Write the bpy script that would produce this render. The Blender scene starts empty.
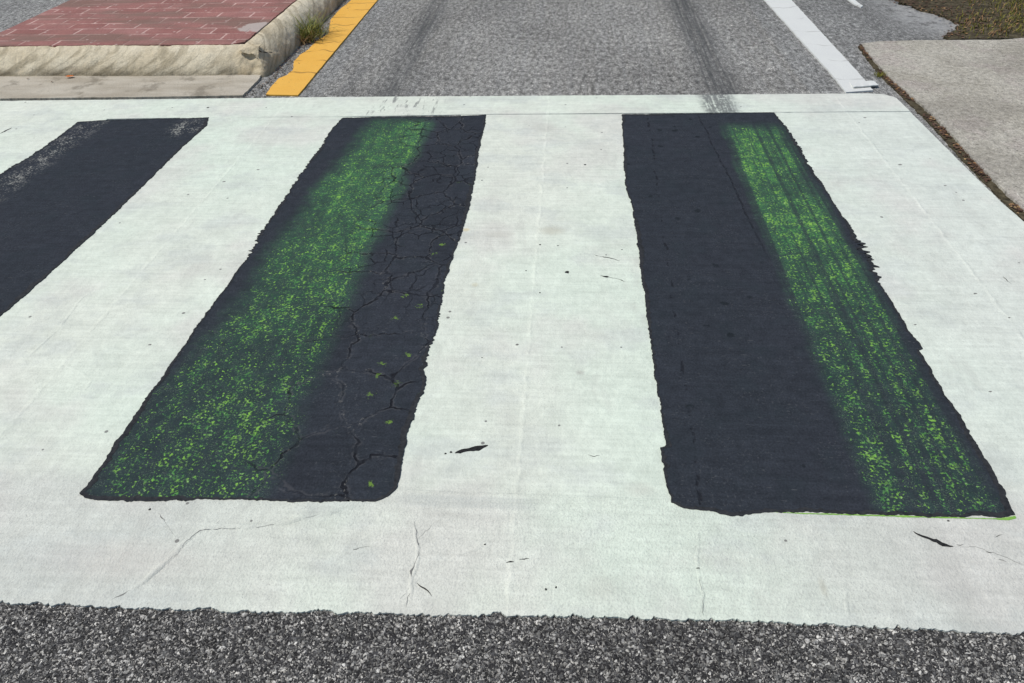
import bpy, math, random
import numpy as np
from mathutils import Vector, Matrix, noise as mnoise

C = bpy.context.scene
COL = C.collection
# ------------------------------------------------------------------ camera
H = 1.45                                   # eye height in metres (X right of the road, Y along it, Z up)
F, CX, CY = 740.0, 512.0, 341.5            # focal length and centre, in pixels of a 1024 x 683 frame
yv = Vector((577 - CX, -235 - CY, F)).normalized()      # direction of the road seen from the camera
zv = yv.cross(Vector((1, -0.032, 0))).normalized()
if zv.y > 0: zv = -zv
xv = yv.cross(zv).normalized()
if xv.x < 0: xv = -xv
right = Vector((xv.x, yv.x, zv.x)); down = Vector((xv.y, yv.y, zv.y)); fwd = Vector((xv.z, yv.z, zv.z))
cam = bpy.data.cameras.new('camera'); camo = bpy.data.objects.new('camera', cam); COL.objects.link(camo)
m = Matrix.Identity(4)
for i in range(3):
    m[i][0] = right[i]; m[i][1] = -down[i]; m[i][2] = -fwd[i]
m.translation = Vector((0, 0, H))
camo.matrix_world = m
cam.sensor_width = 36; cam.lens = F / 1024 * 36; cam.clip_end = 2000; cam.clip_start = 0.02
C.camera = camo

def G(px, py, z=0.0):
    """a pixel of the survey photo as a point at height z"""
    d = right * (px - CX) + down * (py - CY) + fwd * F
    t = (z - H) / d.z
    return (d.x * t, d.y * t)

# ------------------------------------------------------------------ light
SUN_EL, SUN_AZ = 60.0, -94.0               # azimuth from +Y towards +X
w = bpy.data.worlds.new('World'); C.world = w; w.use_nodes = True
nt = w.node_tree; nt.nodes.clear()
sky = nt.nodes.new('ShaderNodeTexSky'); sky.sky_type = 'NISHITA'; sky.sun_disc = False
sky.sun_elevation = math.radians(SUN_EL); sky.sun_rotation = math.radians(SUN_AZ)
bg = nt.nodes.new('ShaderNodeBackground'); bg.inputs[1].default_value = 0.09
wo = nt.nodes.new('ShaderNodeOutputWorld')
nt.links.new(sky.outputs[0], bg.inputs[0]); nt.links.new(bg.outputs[0], wo.inputs[0])
sun = bpy.data.lights.new('sun', 'SUN'); sun.energy = 3.0; sun.angle = math.radians(0.5); sun.color = (1, .955, .88)
so = bpy.data.objects.new('sun', sun); COL.objects.link(so)
sd = Vector((math.sin(math.radians(SUN_AZ)) * math.cos(math.radians(SUN_EL)),
             math.cos(math.radians(SUN_AZ)) * math.cos(math.radians(SUN_EL)), math.sin(math.radians(SUN_EL))))
so.rotation_euler = sd.to_track_quat('Z', 'Y').to_euler()
vs = C.view_settings
vs.view_transform = 'Standard'; vs.look = 'None'; vs.gamma = 1; vs.exposure = 0.0; vs.use_curve_mapping = False

# ------------------------------------------------------------------ node helpers
class S:
    """a float or vector socket with arithmetic"""
    def __init__(s, mat, sock): s.m = mat; s.s = sock
    def _op(a, op, b=None, c=None):
        n = a.m.nt.nodes.new('ShaderNodeMath'); n.operation = op
        for i, v in enumerate((a, b, c)):
            if v is None: continue
            if isinstance(v, S): a.m.nt.links.new(v.s, n.inputs[i])
            else: n.inputs[i].default_value = v
        return S(a.m, n.outputs[0])
    def __add__(a, b): return a._op('ADD', b)
    __radd__ = __add__
    def __sub__(a, b): return a._op('SUBTRACT', b)
    def __rsub__(a, b): return (a * -1) + b
    def __mul__(a, b): return a._op('MULTIPLY', b)
    __rmul__ = __mul__
    def __truediv__(a, b): return a._op('DIVIDE', b)
    def abs(a): return a._op('ABSOLUTE')
    def clip(a): 
        r = a._op('ADD', 0.0); r.s.node.use_clamp = True; return r
    def max(a, b): return a._op('MAXIMUM', b)
    def min(a, b): return a._op('MINIMUM', b)
    def pw(a, b): return a._op('POWER', b)
    def ss(a, e0, e1):
        n = a.m.nt.nodes.new('ShaderNodeMapRange'); n.interpolation_type = 'SMOOTHSTEP'
        inv = e0 > e1
        if inv: e0, e1 = e1, e0
        a.m.nt.links.new(a.s, n.inputs[0]); n.inputs[1].default_value = e0; n.inputs[2].default_value = e1
        n.inputs[3].default_value = 1 if inv else 0; n.inputs[4].default_value = 0 if inv else 1
        return S(a.m, n.outputs[0])
    def box(a, x0, x1, soft):
        return a.ss(x0 - soft, x0 + soft) * a.ss(x1 + soft, x1 - soft)

class Mat:
    def __init__(s, name, rough=0.85, spec=0.3):
        s.mat = bpy.data.materials.new(name); s.mat.use_nodes = True; s.nt = s.mat.node_tree
        s.bsdf = s.nt.nodes['Principled BSDF']; s.out = s.nt.nodes['Material Output']
        s.bsdf.inputs['Roughness'].default_value = rough
        s.bsdf.inputs['Specular IOR Level'].default_value = spec
        g = s.nt.nodes.new('ShaderNodeNewGeometry'); s.P = g.outputs['Position']
        sep = s.nt.nodes.new('ShaderNodeSeparateXYZ'); s.nt.links.new(s.P, sep.inputs[0])
        s.X, s.Y, s.Z = (S(s, sep.outputs[i]) for i in range(3))
    def vec(s, sx=1, sy=1, sz=1, off=(0, 0, 0), rot=0):
        n = s.nt.nodes.new('ShaderNodeMapping'); s.nt.links.new(s.P, n.inputs[0])
        n.inputs[1].default_value = off; n.inputs[2].default_value = (0, 0, rot); n.inputs[3].default_value = (sx, sy, sz)
        return n.outputs[0]
    def xyz(s, x, y, z=0.0):
        n = s.nt.nodes.new('ShaderNodeCombineXYZ')
        for i, v in enumerate((x, y, z)):
            if isinstance(v, S): s.nt.links.new(v.s, n.inputs[i])
            else: n.inputs[i].default_value = v
        return n.outputs[0]
    def noise(s, scale=1, detail=2, rough=.5, v=None, dist=0, dim='2D'):
        n = s.nt.nodes.new('ShaderNodeTexNoise'); n.noise_dimensions = dim
        s.nt.links.new(v or s.P, n.inputs['Vector'])
        n.inputs['Scale'].default_value = scale; n.inputs['Detail'].default_value = detail
        n.inputs['Roughness'].default_value = rough; n.inputs['Distortion'].default_value = dist
        return S(s, n.outputs[0])
    def voro(s, scale=1, v=None, feat='F1', rnd=1, dim='2D'):
        n = s.nt.nodes.new('ShaderNodeTexVoronoi'); n.voronoi_dimensions = dim; n.feature = feat
        s.nt.links.new(v or s.P, n.inputs['Vector']); n.inputs['Scale'].default_value = scale
        n.inputs['Randomness'].default_value = rnd
        d = S(s, n.outputs['Distance'])
        if feat == 'DISTANCE_TO_EDGE': return d
        sep = s.nt.nodes.new('ShaderNodeSeparateColor'); s.nt.links.new(n.outputs['Color'], sep.inputs[0])
        return d, S(s, sep.outputs[0]), S(s, sep.outputs[1])
    def mix(s, f, a, b, mode='MIX'):
        n = s.nt.nodes.new('ShaderNodeMix'); n.data_type = 'RGBA'; n.blend_type = mode
        if isinstance(f, S): s.nt.links.new(f.s, n.inputs[0])
        else: n.inputs[0].default_value = f
        for i, v in ((6, a), (7, b)):
            if isinstance(v, S): s.nt.links.new(v.s, n.inputs[i])
            else: n.inputs[i].default_value = (*v, 1)
        return S(s, n.outputs[2])
    def ramp(s, f, stops):
        n = s.nt.nodes.new('ShaderNodeValToRGB'); e = n.color_ramp.elements
        while len(e) < len(stops): e.new(0.5)
        for el, (p, c) in zip(e, stops): el.position = p; el.color = (*c, 1)
        s.nt.links.new(f.s, n.inputs[0]); return S(s, n.outputs[0])
    def mulc(s, c, f):
        n = s.nt.nodes.new('ShaderNodeVectorMath'); n.operation = 'SCALE'
        s.nt.links.new(c.s, n.inputs[0]); s.nt.links.new(f.s, n.inputs['Scale']); return S(s, n.outputs[0])
    def spot(s, px, py, rx, ry, soft=.6):
        x, y = G(px, py)
        dx = (s.X - x) / rx; dy = (s.Y - y) / ry
        return (dx * dx + dy * dy).pw(.5).ss(1.0, 1.0 - soft)
    def done(s, col, height=None, rough=None, disp=None):
        s.nt.links.new(col.s, s.bsdf.inputs['Base Color'])
        if rough is not None: s.nt.links.new(rough.s, s.bsdf.inputs['Roughness'])
        if height is not None:
            b = s.nt.nodes.new('ShaderNodeBump'); b.inputs['Strength'].default_value = 1; b.inputs['Distance'].default_value = 1
            s.nt.links.new(height.s, b.inputs['Height']); s.nt.links.new(b.outputs[0], s.bsdf.inputs['Normal'])
        if disp is not None:
            d = s.nt.nodes.new('ShaderNodeDisplacement'); d.inputs['Midlevel'].default_value = 0; d.inputs['Scale'].default_value = 1
            s.nt.links.new(disp.s, d.inputs['Height']); s.nt.links.new(d.outputs[0], s.out.inputs['Displacement'])
            s.mat.displacement_method = 'BOTH'
        return s.mat

def g3(v): return (v, v, v)

# ------------------------------------------------------------------ materials
def tyre_masks(k):
    """rubber streaks left by braking wheels, running along the road"""
    wob = k.noise(.6, 2) * .05
    xs = k.X + wob - .025
    fine = k.noise(1, 3, .6, k.vec(70, 1.2, 1))
    stretch = fine.ss(.38, .62)
    a = (xs + k.Y * .006).box(-1.10, -.92, .10) * .52
    b = (xs + k.Y * .02).box(-.98, -.68, .12) * .42
    c = (xs + k.Y * .010).box(.785, .985, .08) * .95
    d = (xs + k.Y * .02).box(-1.24, -1.16, .05) * k.Y.ss(5.2, 4.2) * .45
    patch = k.noise(1, 2, .5, k.vec(2, .7, 1)).ss(.25, .6)
    return ((a + b + d) * patch + c).clip() * (stretch * .5 + .5)

def asphalt():
    k = Mat('asphalt', .92, .2)
    off = (3, 7, 0)
    v = k.xyz(k.X + k.noise(90, 3, .6) * .013, k.Y + k.noise(90, 3, .6, k.vec(1, 1, 1, off)) * .013)
    d, r, r2 = k.voro(165, v)
    d2, q, q2 = k.voro(320, v)
    n1 = k.noise(14, 3, .6); n2 = k.noise(1.1, 3, .6); n3 = k.noise(60, 3, .7); n4 = k.noise(28, 3, .65)
    near = k.Y.ss(1.6, .8)                                     # the newer, blacker surface in front of the crossing
    sn = k.ramp(r, [(0, g3(.045)), (.35, (.090, .090, .094)), (.6, (.17, .17, .167)), (.84, (.36, .355, .345)), (1, (.66, .65, .62))])
    sm = k.ramp(q, [(0, g3(.035)), (.45, (.085, .085, .088)), (.75, (.26, .255, .245)), (1, (.58, .57, .54))])
    fn_ = k.ramp(r, [(0, (.145, .145, .142)), (.5, (.24, .24, .236)), (1, (.48, .475, .46))])
    fm_ = k.ramp(q, [(0, (.13, .13, .128)), (.5, (.23, .23, .226)), (1, (.46, .455, .44))])
    stone = k.mix(near, fn_, sn); small = k.mix(near, fm_, sm)
    binder = k.mix(near, (.125, .125, .123), (.024, .024, .027))
    m2 = d2.ss(.60, .40)
    m1 = d.ss(.56, .42) * r2.ss(.36, .44)
    c = k.mix(m2 * .9, binder, small)
    c = k.mix(m1, c, stone)
    blot = (n4 * 1.0 + .5) * (n3 * 1.1 + .45)
    c = k.mulc(c, blot * (n1 * .3 + .85) * (n2 * .7 + .65))
    c = k.mulc(c, near * -.36 + 1.44)
    c = k.mix(1.0, c, (1.01, 1.0, .965), 'MULTIPLY')
    coarse = k.noise(1, 3, .7, k.vec(42, 17, 1))               # open texture, drawn out by grazing wear
    c = k.mulc(c, 1 - (1 - near) * (.5 - coarse) * 2.2)
    sh = k.X.ss(1.7, 2.1)
    c = k.mix(sh * .30, c, (.10, .10, .098))
    # bleached sand dust washed on to the shoulder
    dust = (k.spot(945, 20, .5, .6, .9) + k.spot(915, 4, .45, .7, .9) + k.spot(965, 27, .3, .25, .9)).clip() * k.noise(9, 3, .6).ss(.25, .55)
    c = k.mix(dust * .75, c, k.mulc(k.mix(n4, (.38, .38, .37), (.62, .61, .585)), n3 * .6 + .7))
    t = tyre_masks(k) * k.Y.ss(3.6, 3.9)
    c = k.mix(t * .9, c, k.mulc(k.mix(0.0, (.10, .105, .107), (0, 0, 0)), n3 + .5))
    hgt = (m1 * -1 + 1) * -.0030 + (m2 - 1) * .0014 - n3 * .0008
    return k.done(c, None, None, hgt)

def white_paint():
    k = Mat('white_paint', .72, .35)
    n0 = k.noise(.8, 3, .6); n1 = k.noise(5, 4, .6)
    stri = k.noise(1, 4, .6, k.vec(4, 75, 1))                  # roller marks across the road
    grain = k.noise(190, 2, .6); g2 = k.noise(65, 3, .6)
    base = k.mix(n0.ss(.3, .7), (.680, .758, .645), (.705, .738, .640))
    right_ = k.X.ss(.6, 1.6)
    base = k.mix(right_ * .8, base, (.675, .715, .650))
    front = k.Y.ss(1.30, 1.20)
    side = ((k.X + .1).abs().ss(.35, .95) * front)
    base = k.mix(side * .8, base, (.60, .615, .560))
    pinkish = k.noise(1.6, 3, .6, k.vec(1, 1, 1, (7, 3, 0))).ss(.48, .68)
    base = k.mix(pinkish * .5, base, (.64, .615, .57))
    greyish = k.noise(3.0, 4, .65, k.vec(1, 1.6, 1, (1, 8, 0))).ss(.50, .70)
    base = k.mix(greyish * .45, base, (.56, .595, .555))
    f = (n1 * .26 + .87) * (stri * .26 + .87) * (grain * .20 + .90) * (g2 * .16 + .92) * (k.noise(24, 3, .6) * .26 + .87)
    c = k.mulc(base, f)
    film = (k.X.box(.70, 1.0, .15) + k.X.box(-1.15, -.75, .15)) * k.noise(1, 3, .6, k.vec(12, .8, 1)).ss(.4, .7) * k.Y.ss(1.35, 1.2)
    c = k.mix(film.clip() * .22, c, (.42, .42, .38))
    scuff = k.noise(1, 4, .65, k.vec(9, 2.2, 1, (4, 1, 0), .35)).ss(.60, .74)
    c = k.mix(scuff * .20, c, (.47, .47, .43))
    peb = k.noise(150, 2, .65).ss(.54, .66) * front
    c = k.mix(peb * .28, c, (.40, .40, .38))
    # worn grey flecks where aggregate shows
    fl = k.noise(240, 2, .7).ss(.66, .74) * k.noise(3.2, 3, .6).ss(.36, .62)
    c = k.mix(fl * .6, c, (.30, .29, .27))
    d, r, r2 = k.voro(5.5)
    sp = (d - r2 * .018).ss(.022, .010) * r.ss(.80, .82)
    c = k.mix(sp * .8, c, (.13, .125, .12))
    # soft dirt spots
    for px, py, rx, ry, a, col in ((552, 231, .075, .05, .38, (.40, .36, .27)), (500, 235, .08, .04, .2, (.40, .38, .31)),
            (580, 373, .018, .015, .4, (.33, .31, .28)), (466, 230, .022, .02, .45, (.62, .47, .16)), (475, 285, .018, .02, .25, (.6, .5, .25)),
            (640, 490, .055, .035, .22, (.45, .40, .36)), (823, 588, .012, .035, .35, (.40, .37, .28)), (600, 588, .05, .05, .12, (.5, .42, .36)),
            (545, 128, .1, .08, .28, (.42, .41, .36)), (640, 262, .04, .04, .2, (.42, .41, .36)), (120, 560, .3, .08, .18, (.62, .52, .47)),
            (650, 165, .1, .1, .15, (.45, .40, .40)), (720, 560, .2, .05, .14, (.55, .50, .46)), (330, 540, .25, .06, .10, (.55, .5, .46)),
            (165, 158, .14, .12, .15, (.5, .42, .42)), (450, 515, .09, .012, .25, (.42, .41, .37))):
        c = k.mix(k.spot(px, py, rx, ry, .8) * a * (g2 * .8 + .6), c, col)
    t = (k.X + k.noise(30, 2) * .05).box(.735, .905, .035) * (k.noise(1, 3, .65, k.vec(60, 9, 1)) * .55 + k.noise(55, 3, .7) * .45).ss(.32, .54) * k.Y.ss(3.77, 3.86)
    t2 = k.X.box(-1.10, -.70, .05) * k.noise(1, 3, .6, k.vec(34, 7, 1, (0, 0, 0), .7)).ss(.54, .72) * k.Y.ss(3.74, 3.84) * .7
    c = k.mix((t * .85 + t2).clip(), c, (.12, .125, .125))
    # paint laid in long passes: small steps where one pass ends
    wob = k.noise(9, 4, .7) * .03 - .015
    ridge = None
    for x0 in (-1.575, -.112, 1.43):
        e = (k.X + wob - x0)
        a = e.ss(-.006, .006) * .0008 + e.abs().ss(.012, .0) * .0009 * k.noise(9, 3, .6, k.vec(1, 1, 1, (x0, 3, 0))).ss(.42, .62)
        ridge = a if ridge is None else ridge + a
    lip = (k.Y + wob * .3 - 1.232).abs().ss(.006, .0) * k.X.box(-.42, .35, .05) * .0016
    c = k.mix((k.Y + wob * .3 - 1.205).box(-.022, .016, .006) * k.X.box(-.40, -.06, .05) * (g2 * .5 + .1), c, (.47, .50, .47))
    hgt = ridge * 1.5 + lip + grain * (front * .0008 + .0006) + g2 * .0012 + k.noise(24, 3, .6) * .0022 + stri * .0010 + n1 * .002
    return k.done(c, hgt)

def black_paint():
    k = Mat('black_paint', .9, .12)
    n0 = k.noise(1.6, 3, .6); stri = k.noise(1, 4, .6, k.vec(5, 70, 1)); grain = k.noise(170, 2, .6); g2 = k.noise(55, 3, .6)
    base = k.mix(n0, (.0280, .0345, .0425), (.0350, .0390, .0500))
    mot = k.noise(26, 4, .65)
    c = k.mulc(base, (stri * .5 + .75) * (grain * .9 + .55) * (mot * .7 + .65))
    c = k.mix(k.noise(8, 4, .6, k.vec(1, 1, 1, (3, 3, 0))).ss(.5, .7) * .3, c, (.027, .037, .044))
    dusty = k.noise(110, 3, .7).ss(.60, .70) * k.noise(6, 3, .6, k.vec(1, 1, 1, (9, 3, 0))).ss(.42, .62)
    c = k.mix(dusty * .35, c, (.12, .125, .13))
    soft = k.noise(4, 3, .6) * .10 - .05
    xs = k.X + soft
    L = (xs - (k.Y - 2.0).max(0.0) * .06).box(-1.15, -3.0, .05) if False else (xs - (k.Y - 2.2).max(0.0) * .075 - k.Y.ss(1.9, 1.4) * -.07).ss(-1.21, -1.08) * (xs - (k.Y - 2.2).max(0.0) * .02).ss(-.70, -.80)
    R = (k.X + soft * .5).box(.768, 1.058, .03) * k.Y.ss(3.74, 3.55)
    L = L * k.Y.ss(3.78, 3.66) * k.X.ss(-.3, -.5)
    grooveL = k.noise(1, 2, .5, k.vec(20, .5, 1)).ss(.25, .62)
    grooveR = k.noise(1, 2, .5, k.vec(34, .30, 1, (.3, .2, 0))).ss(.36, .54)
    inner = (k.X - .9).abs().ss(.15, .06)
    m = L * (grooveL * .30 + .70) + R * (grooveR * .55 + .45)
    m = (m * (k.noise(3.2, 3, .6).ss(.22, .62) * .5 + .5) * (k.noise(11, 3, .65, k.vec(1, 1, 1, (6, 6, 0))).ss(.30, .60) * .25 + .75)).clip()
    far = k.Y.ss(1.2, 3.0)
    m = (m + (k.noise(70, 3, .7) - .5) * 3.2 * m * (1 - m) + (k.noise(16, 3, .6) - .5) * 1.6 * m * (1 - m)).clip()
    d, r, r2 = k.voro(120)
    sp = k.noise(118, 2, .55) * .70 + k.noise(36, 2, .5) * .30
    thr = .755 - m * .235 - far * m * .05
    spk = ((sp - thr) * 15 + .3).clip() * m.ss(.08, .3)
    veil = m * (far * .48 + .42)
    c = k.mix(veil * (g2 * 1.0 + .40), c, k.mix(far, (.028, .078, .058), (.052, .150, .075)))
    gcol = k.mix(k.noise(22, 2, .5).ss(.38, .62), (.095, .280, .070), (.235, .49, .075))
    gcol = k.mix((r - .86).max(0.0) * 5, gcol, (.36, .56, .22))
    c = k.mix(spk * (r2 * .80 + .24), c, gcol)
    fine_ = k.noise(260, 2, .6).ss(.56, .66) * m.ss(.05, .4) * k.noise(30, 2, .6).ss(.4, .6)
    c = k.mix(fine_ * .42, c, (.16, .25, .15))
    # alligator cracks in the worn half of the middle stripe
    vv = k.xyz(k.X + k.noise(9, 3, .6) * .075, k.Y * .85 + k.noise(9, 3, .6, k.vec(1, 1, 1, (5, 2, 0))) * .075)
    e = k.voro(6.2, vv, 'DISTANCE_TO_EDGE')
    e2 = k.voro(12.5, vv, 'DISTANCE_TO_EDGE')
    fine = k.Y.ss(1.6, 2.4)
    reg = (k.X + soft).box(-.84, -.2, .06)
    vis = k.noise(5, 3, .6, k.vec(1, 1, 1, (2, 9, 0))).ss(.36, .58)
    brk = k.noise(26, 3, .65).ss(.36, .54)
    crack = (e.ss(.034, .010) * vis.max(fine * .85) * (brk * .6 + .4) + e2.ss(.055, .015) * fine * .9 * (brk * .7 + .3) * k.noise(6, 2, .5, k.vec(1, 1, 1, (8, 1, 0))).ss(.40, .54)).clip() * reg
    _, cv, _2 = k.voro(6.2, vv)
    c = k.mulc(c, 1 - reg * (.5 - cv) * .22)
    c = k.mix(reg * e.ss(.075, .03) * (1 - e.ss(.03, .01)) * k.noise(20, 3, .65).ss(.45, .6) * .35, c, (.10, .10, .105))
    # long straight seam beside the right green strip, dotted seam left of it
    wob = k.noise(6, 3, .6) * .02 - .01
    seam = ((k.X + wob * 1.6 - .668 - (3.8 - k.Y) * .052).abs().ss(.006, .002) * k.Y.ss(2.2, 2.7) * .7 * brk + (k.X + wob * 1.8 - .352 - (k.Y - 1.3) * .022).abs().ss(.007, .002) * k.noise(14, 3, .7).ss(.50, .62) * .7).clip()
    crack = (crack + seam * k.X.ss(.1, .2)).clip()
    c = k.mix(crack * .8, c, (.008, .008, .011))  # shade inside the grooves, painted as near-black crack colour
    # pale grit and lime green crumbs lodged in the cracks
    grit = (e.ss(.10, .03) * reg) * k.noise(75, 2, .6).ss(.62, .70) * k.noise(7, 2, .5, k.vec(1, 1, 1, (1, 4, 0))).ss(.45, .6)
    c = k.mix(grit * .5, c, (.17, .17, .16))
    d5, r5, _ = k.voro(13, k.vec(1, 1, 1, (.4, .3, 0)))
    lime = (d5 + k.noise(70, 3, .7) * .5 - .25).ss(.16, .10) * r5.ss(.70, .74) * (r2 * .6 + .4) * k.X.box(-.60, -.40, .04) * k.Y.ss(3.1, 2.7) * k.noise(60, 3, .7).ss(.45, .55)
    c = k.mix(lime * .85, c, (.17, .30, .045))
    # white overspill on the far left stripe: near its outer edge and far corner
    x0, y0 = G(77, 122); x1, y1 = G(7, 171)
    le = (k.X - x0 - (k.Y - y0) * ((x1 - x0) / (y1 - y0)))
    wear = (le.box(.06, .14, .08) * k.Y.ss(2.5, 2.9) + k.spot(186, 128, .12, .16, .8)).clip() * k.X.ss(-1.5, -1.7)
    fl = (k.noise(95, 3, .65, k.vec(1, 1, 1, (2, 1, 0))) * .6 + k.noise(16, 3, .6) * .4).ss(.53, .60) * wear
    c = k.mix(fl * .7, c, (.48, .48, .43))
    fl2 = k.noise(1, 3, .6, k.vec(30, 160, 1)).ss(.68, .74) * k.noise(4, 3, .6).ss(.45, .62)
    c = k.mix(fl2 * .16, c, (.35, .35, .34))
    # drips
    dd, rr, _ = k.voro(11)
    c = k.mix((dd + mot * .5 - .25).ss(.16, .06) * rr.ss(.78, .8) * k.X.ss(.1, .2) * k.X.ss(.75, .68) * .55, c, (.008, .012, .014))
    hgt = crack * -.0022 + grain * .0008 + g2 * .0012 + stri * .0006 + spk * .0005 + mot * .0007
    return k.done(c, hgt)

def yellow_paint():
    k = Mat('yellow_paint', .7, .3)
    n1 = k.noise(6, 4, .6); g = k.noise(150, 2, .6)
    c = k.mulc(k.mix(n1, (.80, .42, .060), (.86, .50, .095)), g * .24 + .88)
    cr = (k.noise(1, 3, .6, k.vec(3, 1, 1)) * .25 + k.Y)
    n = k.nt.nodes.new('ShaderNodeMath'); n.operation = 'PINGPONG'; k.nt.links.new(cr.s, n.inputs[0]); n.inputs[1].default_value = .105
    line = S(k, n.outputs[0]).ss(.012, .003) * k.noise(5, 2, .5).ss(.35, .55)
    c = k.mix(line * .7, c, (.30, .15, .03))
    c = k.mix(k.noise(40, 4, .7).ss(.62, .72) * .5, c, (.50, .28, .07))
    return k.done(c, line * -.003 + g * .0012 + n1 * .004)

def line_paint():
    k = Mat('old_white_paint', .75, .3)
    n1 = k.noise(6, 4, .6); g = k.noise(150, 2, .6)
    c = k.mulc(k.mix(n1, (.66, .672, .65), (.72, .735, .70)), g * .24 + .88)
    cr = (k.noise(1, 3, .6, k.vec(3, 1, 1)) * .25 + k.Y)
    n = k.nt.nodes.new('ShaderNodeMath'); n.operation = 'PINGPONG'; k.nt.links.new(cr.s, n.inputs[0]); n.inputs[1].default_value = .16
    line = S(k, n.outputs[0]).ss(.012, .003) * k.noise(5, 2, .5).ss(.4, .6)
    c = k.mix(line * .5, c, (.30, .29, .27))
    c = k.mix(k.noise(50, 4, .7).ss(.66, .74) * .4, c, (.33, .32, .31))
    return k.done(c, line * -.002 + g * .0012 + n1 * .003)

def brick():
    k = Mat('red_brick_paving', .85, .25)
    n = k.nt.nodes.new('ShaderNodeTexBrick')
    wb = k.noise(9, 2) * .012
    k.nt.links.new(k.xyz(k.X + wb, k.Y + wb), n.inputs['Vector'])
    n.inputs['Color1'].default_value = (.290, .125, .108, 1); n.inputs['Color2'].default_value = (.345, .165, .145, 1)
    n.inputs['Mortar'].default_value = (.60, .40, .355, 1); n.inputs['Scale'].default_value = 1
    n.inputs['Mortar Size'].default_value = .008; n.inputs['Brick Width'].default_value = .23; n.inputs['Row Height'].default_value = .13
    n.inputs['Mortar Smooth'].default_value = .3
    c = S(k, n.outputs[0]); fac = S(k, n.outputs[1])
    hide = k.noise(7, 3, .6, k.vec(1, .7, 1)).ss(.42, .58)
    c = k.mix((1 - hide) * fac * .85, c, (.31, .14, .12))
    c = k.mulc(c, (k.noise(60, 3, .65) * .7 + .65) * (k.noise(5, 3, .6) * .5 + .75))
    grime = k.noise(1, 4, .6, k.vec(1.1, 4.5, 1, (.3, .9, 0), .25)).ss(.44, .64)
    c = k.mix(grime * .7, c, (.20, .135, .105))
    c = k.mix(k.noise(1, 3, .6, k.vec(2, 7, 1)).ss(.55, .7) * .3, c, (.38, .20, .18))
    x, y = G(262, 28, .145)
    dx = (k.X - x) / .16; dy = (k.Y - y) / .12
    patch = (dx * dx + dy * dy).pw(.5)
    patch = (patch + k.noise(14, 3, .6) * .9 - .45).ss(1.0, .8)
    c = k.mix(patch * .8, c, (.50, .44, .40))
    # chips of old mortar and grit
    d, r, _ = k.voro(16)
    c = k.mix(d.ss(.16, .1) * r.ss(.86, .9), c, (.50, .36, .33))
    return k.done(c, (1 - fac) * .003 + k.noise(90, 3, .6) * .0025)

def kerb_stone():
    k = Mat('kerb_concrete', .9, .2)
    n1 = k.noise(4, 4, .65, None, 0, '3D'); g = k.noise(90, 3, .7, None, 0, '3D')
    c = k.mix(n1.ss(.3, .7), (.60, .515, .36), (.76, .685, .52))
    al = k.X + k.Y; st = k.noise(1, 4, .6, k.xyz((k.Z - al * .38) * 30, (al + k.Z * .38) * 2.2), .4).ss(.46, .66)
    c = k.mix(st * .55, c, (.27, .225, .145))
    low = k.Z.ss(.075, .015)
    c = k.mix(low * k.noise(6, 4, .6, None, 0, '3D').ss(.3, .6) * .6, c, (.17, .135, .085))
    x, y = G(262, 62, .07)
    och = (((k.X - x) / .2).abs().ss(1, .3)) * k.Y.ss(4.75, 4.5) * n1.ss(.35, .6)
    c = k.mix(och * .5, c, (.52, .37, .17))
    c = k.mix(k.noise(70, 4, .7, None, 0, '3D').ss(.60, .72) * .45, c, (.13, .115, .085))
    c = k.mulc(c, g * .7 + .65)
    return k.done(c, g * .005 + n1 * .006)

def gutter_conc():
    k = Mat('gutter_concrete', .9, .2)
    n1 = k.noise(1, 4, .6, k.vec(2.5, 9, 1)); g = k.noise(110, 3, .7)
    c = k.mix(n1.ss(.3, .7), (.40, .355, .28), (.53, .485, .40))
    c = k.mix(k.noise(5, 4, .65).ss(.55, .7) * .5, c, (.14, .12, .09))
    c = k.mulc(c, g * .6 + .7)
    return k.done(c, g * .003 + n1 * .003)

def drive_conc():
    k = Mat('driveway_concrete', .9, .2)
    n1 = k.noise(2.2, 4, .65); g = k.noise(120, 3, .7); g2 = k.noise(34, 3, .65)
    c = k.mix(n1.ss(.3, .7), (.385, .36, .30), (.47, .445, .38))
    c = k.mix(k.noise(3.3, 3, .6, k.vec(1, 1, 1, (4, 4, 0))).ss(.5, .66) * .4, c, (.39, .33, .31))
    d, r, _ = k.voro(70)
    c = k.mix(d.ss(.3, .15) * r.ss(.66, .74) * .6, c, (.66, .63, .57))
    c = k.mix(k.noise(48, 4, .75).ss(.56, .68) * .6, c, (.10, .09, .08))
    c = k.mix(k.noise(1.4, 4, .65, k.vec(1, 1, 1, (2, 6, 0))).ss(.48, .66) * .35, c, (.24, .22, .19))
    c = k.mulc(c, (g * 1.1 + .45) * (g2 * 1.1 + .45))
    return k.done(c, g * .003 + g2 * .004)

def simple(name, cols, scale=40, rough=.9, bump=0.0):
    k = Mat(name, rough, .2)
    n = k.noise(scale, 3, .6, None, 0, '3D')
    c = k.ramp(n, [(.3 + .4 * i / max(1, len(cols) - 1), cc) for i, cc in enumerate(cols)])
    return k.done(c, n * bump if bump else None)

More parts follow.
